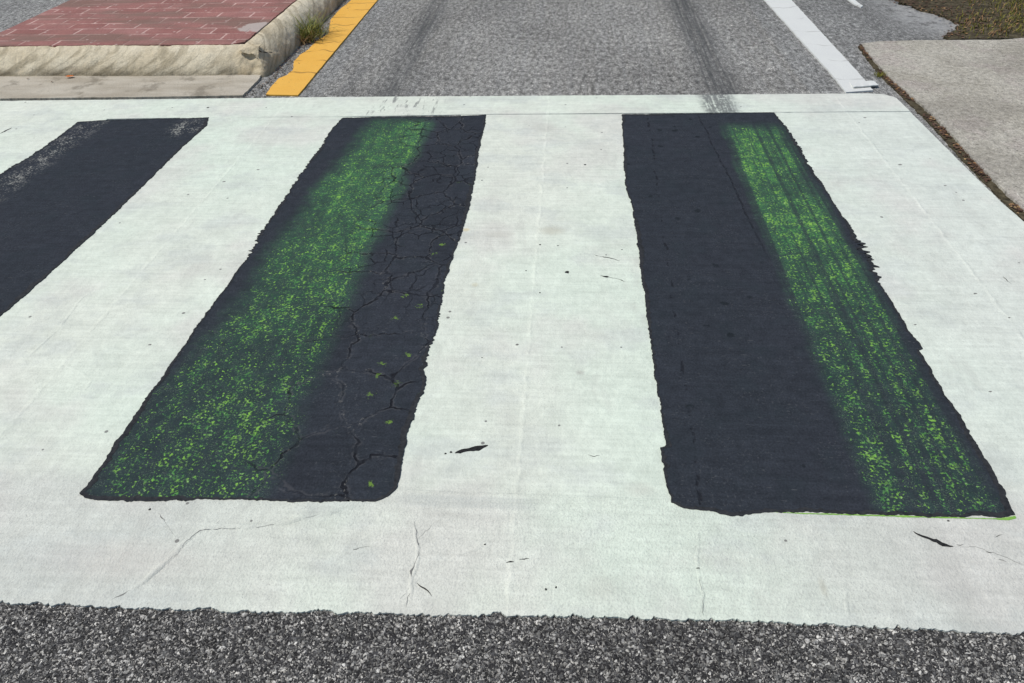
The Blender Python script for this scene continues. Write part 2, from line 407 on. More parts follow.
MA = dict(asphalt=asphalt(), white=white_paint(), black=black_paint(), yellow=yellow_paint(), line=line_paint(), brick=brick(),
          kerb=kerb_stone(), gutter=gutter_conc(), drive=drive_conc(),
          rim=simple('fresh_black_paint', [(.016, .018, .020), (.030, .032, .036), (.042, .044, .046)], 90, .9),
          lime=simple('lime_paint', [(.16, .36, .06), (.30, .52, .12)], 60, .8),
          chip=simple('bare_asphalt', [(.008, .009, .009), (.035, .035, .036)], 160, .9),
          crack_shade_chip=simple('crack_shade_chip_grey', [(.13, .13, .122), (.30, .295, .28)], 120),  # grey: painted shade for the crack lines, worn tone for the pale chips
          soil=simple('soil', [(.030, .025, .016), (.075, .062, .036), (.13, .11, .07)], 30, .95, .02),
          blade=simple('grass_green', [(.09, .125, .020), (.20, .22, .05), (.36, .34, .13)], 18, .6),
          moss=simple('grass_olive', [(.080, .085, .010), (.17, .165, .022), (.27, .25, .06)], 18, .7),
          dry=simple('grass_dry', [(.22, .10, .05), (.34, .20, .09), (.42, .31, .16)], 30, .8),
          leaf=simple('leaf_brown', [(.05, .030, .02), (.11, .062, .04), (.17, .115, .085)], 25, .8),
          orange=simple('leaf_orange', [(.55, .13, .02), (.62, .20, .05)], 40, .6),
          grit=simple('grit', [(.07, .065, .055), (.20, .18, .15), (.34, .32, .28)], 60, .95))

# ------------------------------------------------------------------ mesh helpers
def link(name, verts, faces, mat, parent=None, smooth=False):
    me = bpy.data.meshes.new(name); me.from_pydata([tuple(v) for v in verts], [], faces); me.update()
    if smooth: me.polygons.foreach_set('use_smooth', [True] * len(me.polygons))
    o = bpy.data.objects.new(name, me); COL.objects.link(o)
    for mm in (mat if isinstance(mat, (list, tuple)) else [mat]): me.materials.append(mm)
    if parent: o.parent = parent; o.matrix_parent_inverse = parent.matrix_world.inverted() if False else Matrix.Translation(-parent.location)
    return o
def empty(name, loc):
    o = bpy.data.objects.new(name, None); COL.objects.link(o); o.location = loc; o.empty_display_size = .1; return o
def tag(o, label=None, cat=None, group=None, kind=None):
    for k, v in (('label', label), ('category', cat), ('group', group), ('kind', kind)):
        if v: o[k] = v
    return o
def fn(x, y, s):                             # fractal noise, about -1..1
    return mnoise.fractal(Vector((x, y, s)), 1.0, 2.0, 4)
def ragged(pts, step=.006, amp=.004, wave=.05, seed=0, closed=True, hot=()):
    """walk an outline and roughen it as brushed paint is; hot = (x, y, radius, gain)"""
    out = []; n = len(pts)
    for i in range(n if closed else n - 1):
        a = Vector(pts[i]); b = Vector(pts[(i + 1) % n]); L = (b - a).length
        if L < 1e-6: continue
        d = (b - a) / L; nr = Vector((d.y, -d.x)); k = max(1, int(L / step))
        for j in range(k):
            p = a + d * (L * j / k)
            g = 1.0
            for hx, hy, hr, hg in hot:
                q = math.hypot(p.x - hx, p.y - hy) / hr
                if q < 1: g += (hg - 1) * (1 - q * q)
            e = fn(p.x / wave, p.y / wave, seed) * .7 + fn(p.x / wave * 6, p.y / wave * 6, seed + 9) * .45 * g
            ease = min(1, j / 4, (k - j) / 4) if k > 8 else .5
            out.append(p + nr * (amp * e * ease * (1 + .5 * (g - 1))))
    if not closed: out.append(Vector(pts[-1]))
    return out
def sheet(name, pts, z1, z0, mat, parent=None):
    """a flat layer with real thickness from an outline"""
    n = len(pts)
    V = [(p[0], p[1], z1) for p in pts] + [(p[0], p[1], z0) for p in pts]
    a = sum(pts[i][0] * pts[(i + 1) % n][1] - pts[(i + 1) % n][0] * pts[i][1] for i in range(n))
    if a > 0: Fc = [list(range(n))] + [[(i + 1) % n, i, i + n, (i + 1) % n + n] for i in range(n)]
    else: Fc = [list(range(n - 1, -1, -1))] + [[i, (i + 1) % n, (i + 1) % n + n, i + n] for i in range(n)]
    return link(name, V, Fc, mat, parent)
def GP(l, z=0): return [G(x, y, z) for x, y in l]

# ------------------------------------------------------------------ road: one sheet to the horizon, fine in front of the camera
xs = np.concatenate([[-600, -200, -60, -20, -8, -4, -2.4], np.arange(-1.42, 1.32, .0023), [2.2, 4, 8, 20, 60, 200, 600]])
ys = np.concatenate([[-600, -100, -20, -5, -1, .2], np.arange(.62, 1.03, .0023), [1.6, 2.4, 3.2, 4, 5, 6, 8, 12, 20, 60, 200, 600]])
XX, YY = np.meshgrid(xs, ys)
nv = XX.size; nx, ny = len(xs), len(ys)
me = bpy.data.meshes.new('asphalt_road')
co = np.stack([XX.ravel(), YY.ravel(), np.zeros(nv)], 1).astype(np.float32)
idx = np.arange(nv).reshape(ny, nx)
q = np.stack([idx[:-1, :-1], idx[:-1, 1:], idx[1:, 1:], idx[1:, :-1]], -1).reshape(-1, 4).astype(np.int32)
me.vertices.add(nv); me.vertices.foreach_set('co', co.ravel())
me.loops.add(q.size); me.loops.foreach_set('vertex_index', q.ravel())
me.polygons.add(len(q)); me.polygons.foreach_set('loop_start', np.arange(len(q), dtype=np.int32) * 4)
me.update(calc_edges=True); me.materials.append(MA['asphalt'])
road = bpy.data.objects.new('asphalt_road', me); COL.objects.link(road); tag(road, kind='structure')

# ------------------------------------------------------------------ crossing: white bars, two bands, black stripes
LEFT = -5.2
def cut(p, q, x):                             # y on the line p-q at x
    return p[1] + (q[1] - p[1]) * (x - p[0]) / (q[0] - p[0])
def yband(pts, y):                            # continue an outline's first segment out to the left end
    return (LEFT, cut(pts[0], pts[1], LEFT))
far_top = GP([(60, 100.5), (243, 98.5), (340, 97.2), (500, 96.2), (700, 95), (868, 93.6), (884, 94.6), (896, 98)])
far_bot = GP([(910, 111.5), (780, 112.5), (620, 113.5), (480, 114.5), (340, 117), (209, 117.5), (60, 120)])
near_top = GP([(60, 497), (240, 499.5), (400, 503), (540, 505), (662, 507), (850, 512), (1020, 518.5), (1100, 522)])
near_bot = GP([(1180, 643), (1024, 635), (862, 627), (712, 620.5), (512, 616), (400, 615), (210, 611.5), (145, 609), (0, 603), (-60, 600)])
Lft = lambda a, b: (LEFT, cut(a, b, LEFT))
right_edge = GP([(884, 94.8), (896, 98), (910, 112), (927.6, 129.5), (942, 144), (966, 168), (998.5, 200), (1022, 220.5), (1090, 283), (1160, 350), (1240, 425), (1330, 520), (1400, 600)])
P_out = ragged([Lft(far_top[0], far_top[1])] + far_top, .008, .004, .06, 3, False)
edge1 = ragged(far_bot + [Lft(far_bot[-2], far_bot[-1])], .01, .002, .1, 4, False)
far_band = sheet('white_band', P_out + edge1, .0018, -.01, MA['white'])
tag(far_band, 'white painted band along the far side of the crossing, next to the brick median', 'road marking', 'white bands edging the crossing')
jag = []
rng = random.Random(5)
nb = ragged(near_bot + [Lft(near_bot[-2], near_bot[-1])], .0035, .0055, .035, 8, False)
for p in nb:                                  # the paint edge follows single stones of the coarse asphalt
    e = fn(p.x / .012, p.y / .012, 33.0)
    e2_ = fn(p.x / .05, p.y / .05, 44.0)
    jag.append(Vector((p.x, p.y + .006 * max(0, e) + .0025 * e + .011 * max(0, e2_ - .15))))
cx_end = right_edge[-1]
near_band = sheet('white_band', ragged([Lft(near_top[0], near_top[1])] + near_top, .008, .003, .08, 6, False) + [(1.84, cut(near_top[-2], near_top[-1], 1.84)), (1.86, cut(near_bot[1], near_bot[0], 1.86))] + jag, .0024, -.01, MA['white'])
tag(near_band, 'cracked white painted band along the near side of the crossing, bordering coarse dark asphalt', 'road marking', 'white bands edging the crossing')

def lin(P0, P1, t): return (P0[0] + (P1[0] - P0[0]) * t, P0[1] + (P1[1] - P0[1]) * t)
def pl(px, py, dx): x, y = G(px, py); return (x + dx, y)
bars = [
  # each: left line (far, near), right line (far, near): the black stripes lap over their edges
  ((LEFT, 3.78), (LEFT, 1.22), (G(90, 119)[0] + .1, G(90, 119)[1]), (G(-530, 500)[0] + .1, G(-530, 500)[1])),
  (pl(199, 117.5, -.1), pl(-205, 500, -.1), pl(352, 117.2, .1), pl(97, 501, .1)),
  (pl(480, 115, -.1), pl(388, 507, -.1), pl(629, 114, .1), pl(683, 511, .1)),
  (pl(764, 113, -.1), pl(990, 520, -.1), G(908, 110.5), G(1330, 540)),
]
labels = ['white crossing bar cut by the left photo edge, beyond the plain black stripe',
          'white crossing bar between the plain black stripe and the cracked green speckled stripe',
          'white crossing bar with a black slit chip, between the two green speckled stripes',
          'greyish white crossing bar on the right, along the concrete driveway']
BAR = []
for i, (lf, ln, rf, rn) in enumerate(bars):
    if i == 3:
        pts = [lf, ln] + [(1.75, cut(near_top[-2], near_top[-1], 1.75) + .02)] + [p for p in reversed(right_edge[1:]) if p[0] < 1.75 or True and p[1] > 1.35]
        pts = [lf, ln] + [(1.80, 1.15)] + [p for p in reversed(right_edge[2:]) if p[1] > 1.25]
        pts = ragged(pts, .01, .003, .05, 12)
    else:
        pts = [lf, ln, rn, rf]
    o = sheet('white_bar', pts, .0014, -.01, MA['white'])
    BAR.append(tag(o, labels[i], 'road marking', 'white bars of the crossing'))

def hot(px, py, r, g): x, y = G(px, py); return (x, y, r, g)
S1 = GP([(209, 118), (207, 126), (193, 138), (179, 151), (146, 183.5), (117, 212), (88, 239), (62, 263), (33, 289), (0, 317), (-60, 371), (-197, 497), (-500, 499), (-250, 335), (-110, 246), (-50, 209), (0, 175), (8, 170), (24, 161), (45, 147), (62, 135), (78, 122.5), (100, 121), (150, 119.6), (180, 119)])
S2 = GP([(343, 118.5), (390, 117.6), (450, 117), (486, 115.3), (485, 122), (479, 150), (476, 172), (471, 200), (464, 225), (461, 236), (457, 246), (449, 268), (444, 287), (440, 309), (437, 330), (428, 352), (424, 372), (426, 385), (417, 405), (410, 425), (404, 450), (400, 478), (396, 489), (388, 497), (375, 502), (300, 502.5), (230, 500), (150, 502), (110, 501.5), (86, 499), (80, 494), (95, 475), (140, 410), (190, 337), (225, 290), (255, 246), (258, 238), (290, 190), (322, 146), (333, 128)])
S3 = GP([(622, 115), (700, 114), (774, 113.2), (788, 130), (812, 170), (840, 213), (856, 236), (873, 264), (872, 271), (882, 288), (890, 300), (906, 326), (907, 330), (922, 349), (918, 351), (931, 370), (944, 396), (962, 421), (981, 453), (996, 478), (1009, 506), (1014, 515), (1000, 518.5), (940, 517), (874, 515), (774, 512.5), (760, 514), (732, 517), (700, 510.5), (684, 509), (671, 503), (664, 474), (660, 448.5), (666, 446), (662, 420), (657, 390), (653, 362), (648, 325), (645, 299), (641, 274), (637, 238), (632, 207), (626, 190), (625, 176), (623, 138)])
st = [('wholly black crossing stripe at the left, chipped pale at its far corner', S1, [hot(30, 155, .3, 2)]),
      ('black crossing stripe with green speckles on its left half and cracks on its right', S2, [hot(256, 242, .16, 4), hot(430, 350, .4, 2), hot(300, 160, .6, 1.8)]),
      ('black crossing stripe with smooth left half and grooved green speckles on its right edge', S3, [hot(868, 258, .2, 4), hot(800, 150, .5, 2)])]
STR = []
for i, (lb, pts, hh) in enumerate(st):
    o = sheet('black_stripe', ragged(pts, .005, .0085, .07, 20 + i * 3, True, hh), .0034, -.002, MA['black'])
    STR.append(o); out = [Vector((v.co.x, v.co.y)) for v in o.data.vertices][:len(o.data.vertices) // 2]; n = len(out); V = []; Fc = []
    sgn = 1 if sum(out[q_].x * out[(q_ + 1) % n].y - out[(q_ + 1) % n].x * out[q_].y for q_ in range(n)) > 0 else -1
    for q_ in range(n):
        t_ = (out[(q_ + 4) % n] - out[q_ - 4]).normalized(); nn = Vector((-t_.y, t_.x)) * sgn; p = out[q_]
        wd = .004 + .016 * max(0, fn(p.x * 3, p.y * 3, 50 + i) + .25) + .008 * max(0, fn(p.x * 60, p.y * 60, 60 + i))
        a_ = p - nn * .0006; b_ = p + nn * wd
        V += [(a_.x, a_.y, .0040), (b_.x, b_.y, .0040), (a_.x, a_.y, .0030)]
        w_ = (q_ + 1) % n; f_ = [3 * q_, 3 * w_, 3 * w_ + 1, 3 * q_ + 1]
        Fc += [f_ if sgn > 0 else f_[::-1], [3 * q_, 3 * q_ + 2, 3 * w_ + 2, 3 * w_]]
    link('brushed_rim', V, Fc, MA['rim'], o)
    (tag(o, lb, 'road marking', 'black stripes of the crossing'))

lime_pts = GP([(770, 512.6), (800, 513.6), (874, 515.6), (940, 517.6), (975, 518.6), (1000, 519), (1015, 516.5), (1016, 519), (1008, 521), (985, 519.8), (940, 518.9), (874, 516.8), (800, 514.6)])
sheet('green_fringe', ragged(lime_pts, .004, .0022, .03, 91), .0030, -.002, MA['lime'], STR[2])

# ------------------------------------------------------------------ chips, slits and cracks in the white paint
def blob(name, px, py, a, b, ang, parent, z, mat='chip', seed=0, rag=.45):
    x, y = G(px, py); n = 40; pts = []
    for i in range(n):
        t = 2 * math.pi * i / n
        r = 1 + rag * fn(math.cos(t) * 1.7 + seed, math.sin(t) * 1.7, seed * 1.3)
        u, v = a * r * math.cos(t), b * r * math.sin(t)
        pts.append((x + u * math.cos(ang) - v * math.sin(ang), y + u * math.sin(ang) + v * math.cos(ang)))
    return sheet(name, pts, z, z - .0012, MA[mat], parent)
def ribbon(name, pxs, w, parent, z, mat, seed=0, gate=None):
    """a crack: thin uneven strip along pixels pxs; gate drops stretches of it"""
    raw = GP(pxs); pts = []
    for i in range(len(raw) - 1):
        a, b = Vector(raw[i]), Vector(raw[i + 1]); k = max(2, int((b - a).length / .006))
        pts += [a.lerp(b, j / k) for j in range(k)]
    pts.append(Vector(raw[-1])); V = []; Fc = []
    for i, p in enumerate(pts):
        d = (pts[min(i + 1, len(pts) - 1)] - pts[max(i - 1, 0)]).normalized(); nn = Vector((-d.y, d.x))
        p = p + nn * (.0045 * fn(i * .16, seed, 1.0) + .0032 * fn(i * .38, seed, 2.0))
        ww = w * (max(.22, (.75 + .9 * fn(i * .11, seed, 4.0))) if mat == 'chip' else .28 + 2.4 * max(0, fn(i * .16, seed, 4.0) - .12)) * min(1, (i + .4) / 4, (len(pts) - i - .6) / 4)
        if gate is not None and fn(i * .05, seed, 7.0) < gate: ww *= .18
        V += [(p.x + nn.x * ww, p.y + nn.y * ww, z), (p.x - nn.x * ww, p.y - nn.y * ww, z)]
        if i: Fc.append([2 * i - 2, 2 * i - 1, 2 * i + 1, 2 * i])
    return link(name, V, Fc, MA[mat], parent)
def ridge(name, pxs, w, hgt, parent, z, seed):
    """a low welt of paint over a healed crack"""
    raw = GP(pxs); pts = []
    for i in range(len(raw) - 1):
        a, b = Vector(raw[i]), Vector(raw[i + 1]); k = max(2, int((b - a).length / .008))
        pts += [a.lerp(b, j / k) for j in range(k)]
    V = []; Fc = []; K = 5
    for i, p in enumerate(pts):
        d = (pts[min(i + 1, len(pts) - 1)] - pts[max(i - 1, 0)]).normalized(); nn = Vector((-d.y, d.x))
        p = p + nn * .004 * fn(i * .2, seed, 1.0)
        e = min(1, i / 5, (len(pts) - 1 - i) / 5); hh = hgt * 1.7 * e * max(.2, .8 + .8 * fn(i * .15, seed, 3.0))
        for j in range(K):
            t = j / (K - 1) * 2 - 1
            V.append((p.x + nn.x * w * t, p.y + nn.y * w * t, z - .0006 + hh * (1 - t * t)))
        if i:
            for j in range(K - 1): Fc.append([K * (i - 1) + j, K * (i - 1) + j + 1, K * i + j + 1, K * i + j][::-1])
    return link(name, V, Fc, MA['white'], parent, True)
zb, zs = .0014 + .0006, .0024 + .0006
b = BAR[2]
def slit(pxs, w, seed, parent, z, gate=None): return ribbon('paint_chip', pxs, w, parent, z, 'chip', seed, gate)
x = slit([(455, 453.5), (462, 451.5), (470, 450), (478, 448.5), (488, 445.8)], .0135, 2, b, zb); x['label'] = 'longest black slit, in the near half of the middle bar'
blob('paint_chip', 451, 452.5, .003, .0035, .3, b, zb, seed=1); blob('paint_chip', 445.5, 454, .003, .0025, .3, b, zb, seed=2)
blob('paint_chip', 567, 272.5, .0065, .008, .2, b, zb, seed=3)
slit([(594, 255), (602, 257), (611, 259), (620, 261)], .0022, 4, b, zb, -.1)
slit([(600, 276), (609, 277.5), (616, 279), (625, 282)], .0042, 5, b, zb, -.25)
for i, (px, py, a) in enumerate([(540, 245, .004), (558, 246, .003), (526, 271, .0025), (540, 293, .003), (517, 345, .0045), (482, 358, .002), (622, 250, .0025), (585, 165, .006), (450, 312, .005)]):
    blob('paint_chip', px, py, a, a * .9, 0, b, zb, 'crack_shade_chip' if i in (4, 8) else 'chip', 10 + i)
slit([(588, 455), (594, 456.5), (600, 456)], .002, 8, b, zb)
b = near_band
slit([(506, 563.5), (511, 562), (513, 561)], .0036, 11, b, zs); slit([(519, 560.5), (524, 559.5), (529, 558.5)], .0024, 12, b, zs)
blob('paint_chip', 485, 545, .0025, .002, 0, b, zs, seed=31); blob('paint_chip', 546, 590, .0022, .003, 0, b, zs, seed=32); blob('paint_chip', 556, 588, .002, .003, 0, b, zs, seed=33)
slit([(417, 583.5), (422, 587), (427, 592), (432, 597)], .0036, 13, b, zs, -.25)
slit([(353, 550.5), (360, 549), (371, 547)], .0022, 14, b, zs, -.2)
slit([(913, 532), (918, 536), (925, 538), (933, 541), (942, 544), (953, 547)], .0090, 15, b, zs, -.5); slit([(956, 545.5), (963, 545.8)], .003, 16, b, zs)
slit([(985, 552), (991, 553)], .002, 17, b, zs); slit([(998, 560), (1006, 563)], .0028, 18, b, zs)
slit([(995, 538), (1003, 536)], .0025, 19, b, zs); blob('paint_chip', 948, 521.5, .0028, .002, 0, b, zs, seed=41)
blob('paint_chip', 698, 569, .003, .003, .5, b, zs, seed=42)
blob('paint_chip', 150, 510, .003, .0035, 0, b, zs, seed=43)
ribbon('crack', [(159, 514), (165, 522), (170, 531), (176, 537), (183, 537.5)], .0028, b, zs, 'crack_shade_chip', 21, -.3)
ridge('crack_welt', [(118, 600), (140, 585), (160, 568), (176, 553), (186, 541), (198, 532), (215, 526.5), (250, 527), (290, 522), (330, 513), (350, 506)], .010, .0022, b, .0024, 3)
ribbon('crack', [(142, 586), (158, 571), (174, 557), (184, 546), (192, 538), (200, 532), (212, 530)], .0017, b, .0044, 'crack_shade_chip', 22, -.35)
ribbon('crack', [(214, 527), (219, 521)], .003, b, zs + .0008, 'crack_shade_chip', 24)
ribbon('crack', [(110, 601), (128, 592), (142, 586)], .0012, b, zs, 'crack_shade_chip', 91)
ribbon('crack', [(183, 537.5), (186, 540)], .0012, b, zs, 'crack_shade_chip', 92)
ribbon('crack', [(186, 541), (180, 552), (168, 566), (150, 577)], .0009, b, zs, 'crack_shade_chip', 93, -.1)
ribbon('crack', [(212, 530), (232, 529), (260, 528), (292, 522), (318, 516), (345, 507)], .0011, b, zs + .0008, 'crack_shade_chip', 94, -.2)
ridge('crack_welt', [(407, 612), (411, 596), (412, 578), (418, 560), (417, 540), (413, 520)], .007, .0018, b, .0024, 5)
ribbon('crack', [(406, 611), (408, 598), (411, 590), (412, 572), (419, 554), (417, 538), (414, 522)], .0016, b, .0040, 'crack_shade_chip', 25, -.3)
ribbon('crack', [(400, 600), (408, 592)], .0012, b, zs, 'crack_shade_chip', 26)
ridge('crack_welt', [(440, 565), (462, 554), (480, 548), (512, 553)], .008, .0012, b, .0024, 6)
ribbon('crack', [(953, 547), (975, 548), (1000, 556), (1024, 566), (1050, 574)], .0012, b, zs, 'crack_shade_chip', 96, -.1)
ribbon('crack', [(416, 540), (440, 520), (452, 508)], .0009, b, zs, 'crack_shade_chip', 97, -.1)
ridge('crack_welt', [(700, 620), (702, 595), (698, 572), (697, 545), (701, 520)], .007, .0012, b, .0024, 7)
ribbon('crack', [(704, 619), (703, 600), (699, 578)], .0013, b, zs + .0012, 'crack_shade_chip', 27, -.2)
ridge('crack_welt', [(848, 625), (846, 600), (842, 570)], .007, .001, b, .0024, 8)
ridge('seam', [(-60, 497.5), (82, 499.5)], .006, .0010, b, .0022, 98)
ridge('seam', [(396, 503.5), (540, 505.5), (668, 507.5)], .006, .0012, b, .0022, 99)
b = BAR[1]
ridge('crack_welt', [(20, 365), (60, 328), (80, 300), (100, 285)], .008, .0012, b, .0014, 9)
ridge('crack_welt', [(60, 362), (80, 372), (92, 380), (80, 398)], .008, .001, b, .0014, 10)
for i, (px, py, a) in enumerate([(224, 182, .006), (258, 170, .006), (43, 450, .003), (150, 345, .005), (205, 280, .004)]):
    blob('paint_chip', px, py, a, a * .7, .2, b, zb, 'crack_shade_chip', 50 + i)
b = BAR[3]
for i, (px, py, a) in enumerate([(915, 325, .004), (975, 294, .006), (1009, 318, .004), (990, 392, .004), (900, 165, .008), (945, 186, .006), (865, 118, .008)]):
    blob('paint_chip', px, py, a, a * .6, .2, b, zb, 'crack_shade_chip', 60 + i)
slit([(1003, 277), (1010, 284)], .0035, 71, b, zb)
b = far_band
slit([(0, 134), (12, 128)], .006, 72, BAR[0], zb); blob('paint_chip', 208, 108, .006, .006, 0, b, zs, seed=73)

# ------------------------------------------------------------------ yellow line and white edge line
yl = GP([(266, 95.5), (271, 88), (279, 79), (287, 76), (293, 71), (294, 62), (301, 55), (309, 50), (316, 42), (328, 35), (331, 20), (340, 10), (350, 2)])
yr = GP([(298, 96), (378, 0)])
dy = (yr[1][0] - yr[0][0]) / (yr[1][1] - yr[0][1])
yl += [(yl[-1][0] + .02, 7.5), (yl[-1][0] + .04, 9), (yl[-1][0] + .05, 40)]
yrr = [(yr[1][0] + dy * (40 - yr[1][1]), 40), yr[1], yr[0]]
near_part = ragged(yl[:-1], .008, .007, .06, 40, False); right_part = ragged(yrr[1:], .008, .003, .06, 43, False)
yline = sheet('yellow_line', near_part + [yl[-1], yrr[0]] + right_part, .0055, -.006, MA['yellow'])
tag(yline, 'worn yellow line with ragged left edge beside the brick median', 'road marking')
wl = GP([(763, -1), (800, 40), (829, 72), (846, 93)]); wr = GP([(873, 91), (868, 85), (858, 73), (834, 47), (790, -1)])
e = sheet('white_edge_line', [(wl[0][0] - .1, 40)] + ragged(wl, .008, .005, .06, 46, False) + ragged(wr, .008, .005, .06, 49, False) + [(wr[-1][0] - .1, 40)], .0050, -.006, MA['line'])
tag(e, 'white lane edge line with a lifted end, beside the asphalt shoulder', 'road marking')
# the lifted end: a bent slab of the line whose front stands clear of the road
ca, cb_, cc, cd = GP([(849, 82.5), (873, 81.5), (878, 87.5), (853, 89.5)])
V = []; Fc = []
NX_, NY_ = 10, 6
for j in range(NY_):
    for i in range(NX_):
        u, v = i / (NX_ - 1), j / (NY_ - 1)
        p = Vector(ca).lerp(Vector(cb_), u).lerp(Vector(cd).lerp(Vector(cc), u), v)
        V.append((p.x + .003 * fn(i, j, 2), p.y + .004 * fn(i, j, 3), .006 + .009 * v ** 1.3 + .002 * fn(i * .6, j * .6, 5)))
top = len(V); V += [(a_, b_, c_ - .006) for a_, b_, c_ in V]
for j in range(NY_ - 1):
    for i in range(NX_ - 1):
        q0 = [j * NX_ + i, j * NX_ + i + 1, (j + 1) * NX_ + i + 1, (j + 1) * NX_ + i]
        Fc += [q0[::-1], [t + top for t in q0]]
ring = list(range(NX_)) + [j * NX_ + NX_ - 1 for j in range(1, NY_)] + [(NY_ - 1) * NX_ + i for i in range(NX_ - 2, -1, -1)] + [j * NX_ for j in range(NY_ - 2, 0, -1)]
for a_, b_ in zip(ring, ring[1:] + ring[:1]): Fc.append([a_, b_, b_ + top, a_ + top])
o = link('lifted_end', V, Fc, MA['line'], e); o['label'] = 'curled loose end of the white line'
arc = GP([(848, -4), (853, -1), (858, 3), (863, 6.5), (861, 7.5), (855, 5), (849, 1), (844, -3)])
o = sheet('arc_marking', ragged(arc, .02, .006, .08, 52), .005, -.006, MA['line'])
tag(o, 'short curved white paint mark on the far asphalt shoulder', 'road marking')

# ------------------------------------------------------------------ median: kerb, gutter, brick paving
A = Vector(G(0, 78)); B = Vector(G(258, 77))
med = empty('brick_median', ((A.x + B.x) / 2, B.y + .5, 0))
tag(med, 'raised red brick median with a tan concrete kerb around its nose', 'median')
bx = G(269, 74)[0]; RX = -1.825
fd = (B - A).normalized()
L0 = A + fd * ((-3.77 - A.x) / fd.x); corner = A + fd * ((RX - A.x) / fd.x)
path = [Vector((-3.80, 30)), Vector((-3.79, 9)), Vector((-3.77, L0.y + .10)), L0 + fd * .06]
k_ = 190
path += [L0 + fd * .06 + (corner - fd * .06 - L0 - fd * .06) * (i / k_) for i in range(1, k_ + 1)]
for i in range(1, 7):
    t = math.pi / 2 * i / 6; path.append(corner + Vector((-.06 + .06 * math.sin(t), .06 - .06 * math.cos(t))))
path += [Vector((RX, corner.y + .06 + .012 * i)) for i in range(1, 230)] + [Vector((RX, 9)), Vector((RX, 30))]
prof = [(0, -.03), (0, .004), (.006, .03), (.02, .06), (.042, .088), (.066, .112), (.092, .130), (.118, .141), (.145, .147), (.165, .147), (.180, .143)]
V = []; Fc = []; 
pr2 = []
for a_, b_ in zip(prof, prof[1:]):
    pr2 += [(a_[0] + (b_[0] - a_[0]) * q_ / 3, a_[1] + (b_[1] - a_[1]) * q_ / 3) for q_ in range(3)]
prof = [prof[0]] + pr2[3:] + [prof[-1]]; K = len(prof)
for i, p in enumerate(path):
    d = (path[min(i + 1, len(path) - 1)] - path[max(i - 1, 0)]).normalized(); nn = Vector((-d.y, d.x))   # towards the inside
    side = .6 if i < 3 else 1
    for j, (o_, z_) in enumerate(prof):
        r = 0 if j == 0 else 1
        q_ = p + nn * (o_ * side)
        e1 = fn(q_.x * 3 + z_ * 9, q_.y * 3, 1) * .007 + fn(q_.x * 14, q_.y * 14 + z_ * 20, 2) * .0030 + fn(q_.x * 45, q_.y * 45 + z_ * 60, 5) * .0035
        al = q_.x + q_.y; fp = z_ - al * .38; fq = al + z_ * .38
        e1 += fn(fp * 26, fq * 2.6, 14) * .0036 * (1 if z_ < .135 else .4)
        e1 += max(0, fn(q_.x * 7, q_.y * 7, 21) - .25) * -.022 * (z_ / .15)
        # broken corner: chunks knocked off
        cdist = (q_ - (corner + Vector((-.10, .06)))).length
        e1 -= .034 * max(0, 1 - cdist / .24) * (.6 + fn(q_.x * 12, q_.y * 12, 6))
        V.append((q_.x - nn.x * e1 * r * .6, q_.y - nn.y * e1 * r * .6, z_ + e1 * r * .55))
    if i:
        for j in range(K - 1): Fc.append([K * (i - 1) + j, K * i + j, K * i + j + 1, K * (i - 1) + j + 1])
kerb = link('kerb', V, Fc, MA['kerb'], med, True)
# joints between kerb stones and the broken corner's crack
jb = []
def kribbon(pxz, w, seed):
    pts = [Vector((*G(x_, y_, z_), z_)) for x_, y_, z_ in pxz]
    V = []; Fc = []
    P2 = []
    for i in range(len(pts) - 1): P2 += [pts[i].lerp(pts[i + 1], j / 8) for j in range(8)]
    for i, p in enumerate(P2):
        d = (P2[min(i + 1, len(P2) - 1)] - P2[max(0, i - 1)]).normalized(); s_ = d.cross(Vector((0, -.7, .7))).normalized()
        ww = w * (.7 + .6 * fn(i * .4, seed, 2)); p = p + Vector((0, -.006, .007)) + s_ * .004 * fn(i * .3, seed, 1)
        V += [p + s_ * ww, p - s_ * ww]
        if i: Fc.append([2 * i - 2, 2 * i - 1, 2 * i + 1, 2 * i])
    link('crack', V, Fc, MA['chip'], kerb)
kribbon([(258, 50, .125), (262, 53, .10), (272, 53, .10), (280, 55, .06)], .004, 1)
gut = GP([(-260, 80), (0, 77), (150, 75.5), (262, 74), (258, 82), (250, 90), (243, 97), (150, 98.5), (0, 100.2), (-260, 104)])
gut = [(-4.4, gut[1][1] + .03)] + [(p[0], p[1] + (.06 if i in (1, 2, 3) else 0)) for i, p in enumerate(gut)][1:-1] + [(-4.4, gut[-2][1])]
g = sheet('gutter', ragged(gut, .01, .006, .06, 60), .010, -.01, MA['gutter'], med)
bk = [(-3.80, 30), (-3.76, L0.y + .13), (-3.66, L0.y + .150), (RX - .26, corner.y + .150), (RX - .185, corner.y + .20), (RX - .165, 30)]
bk = [bk[0], bk[1]] + ragged([bk[2], bk[3], bk[4], (RX - .165, 8)], .01, .010, .07, 63, False) + [bk[5]]
brickp = sheet('brick_paving', bk, .1510, .05, MA['brick'], med)

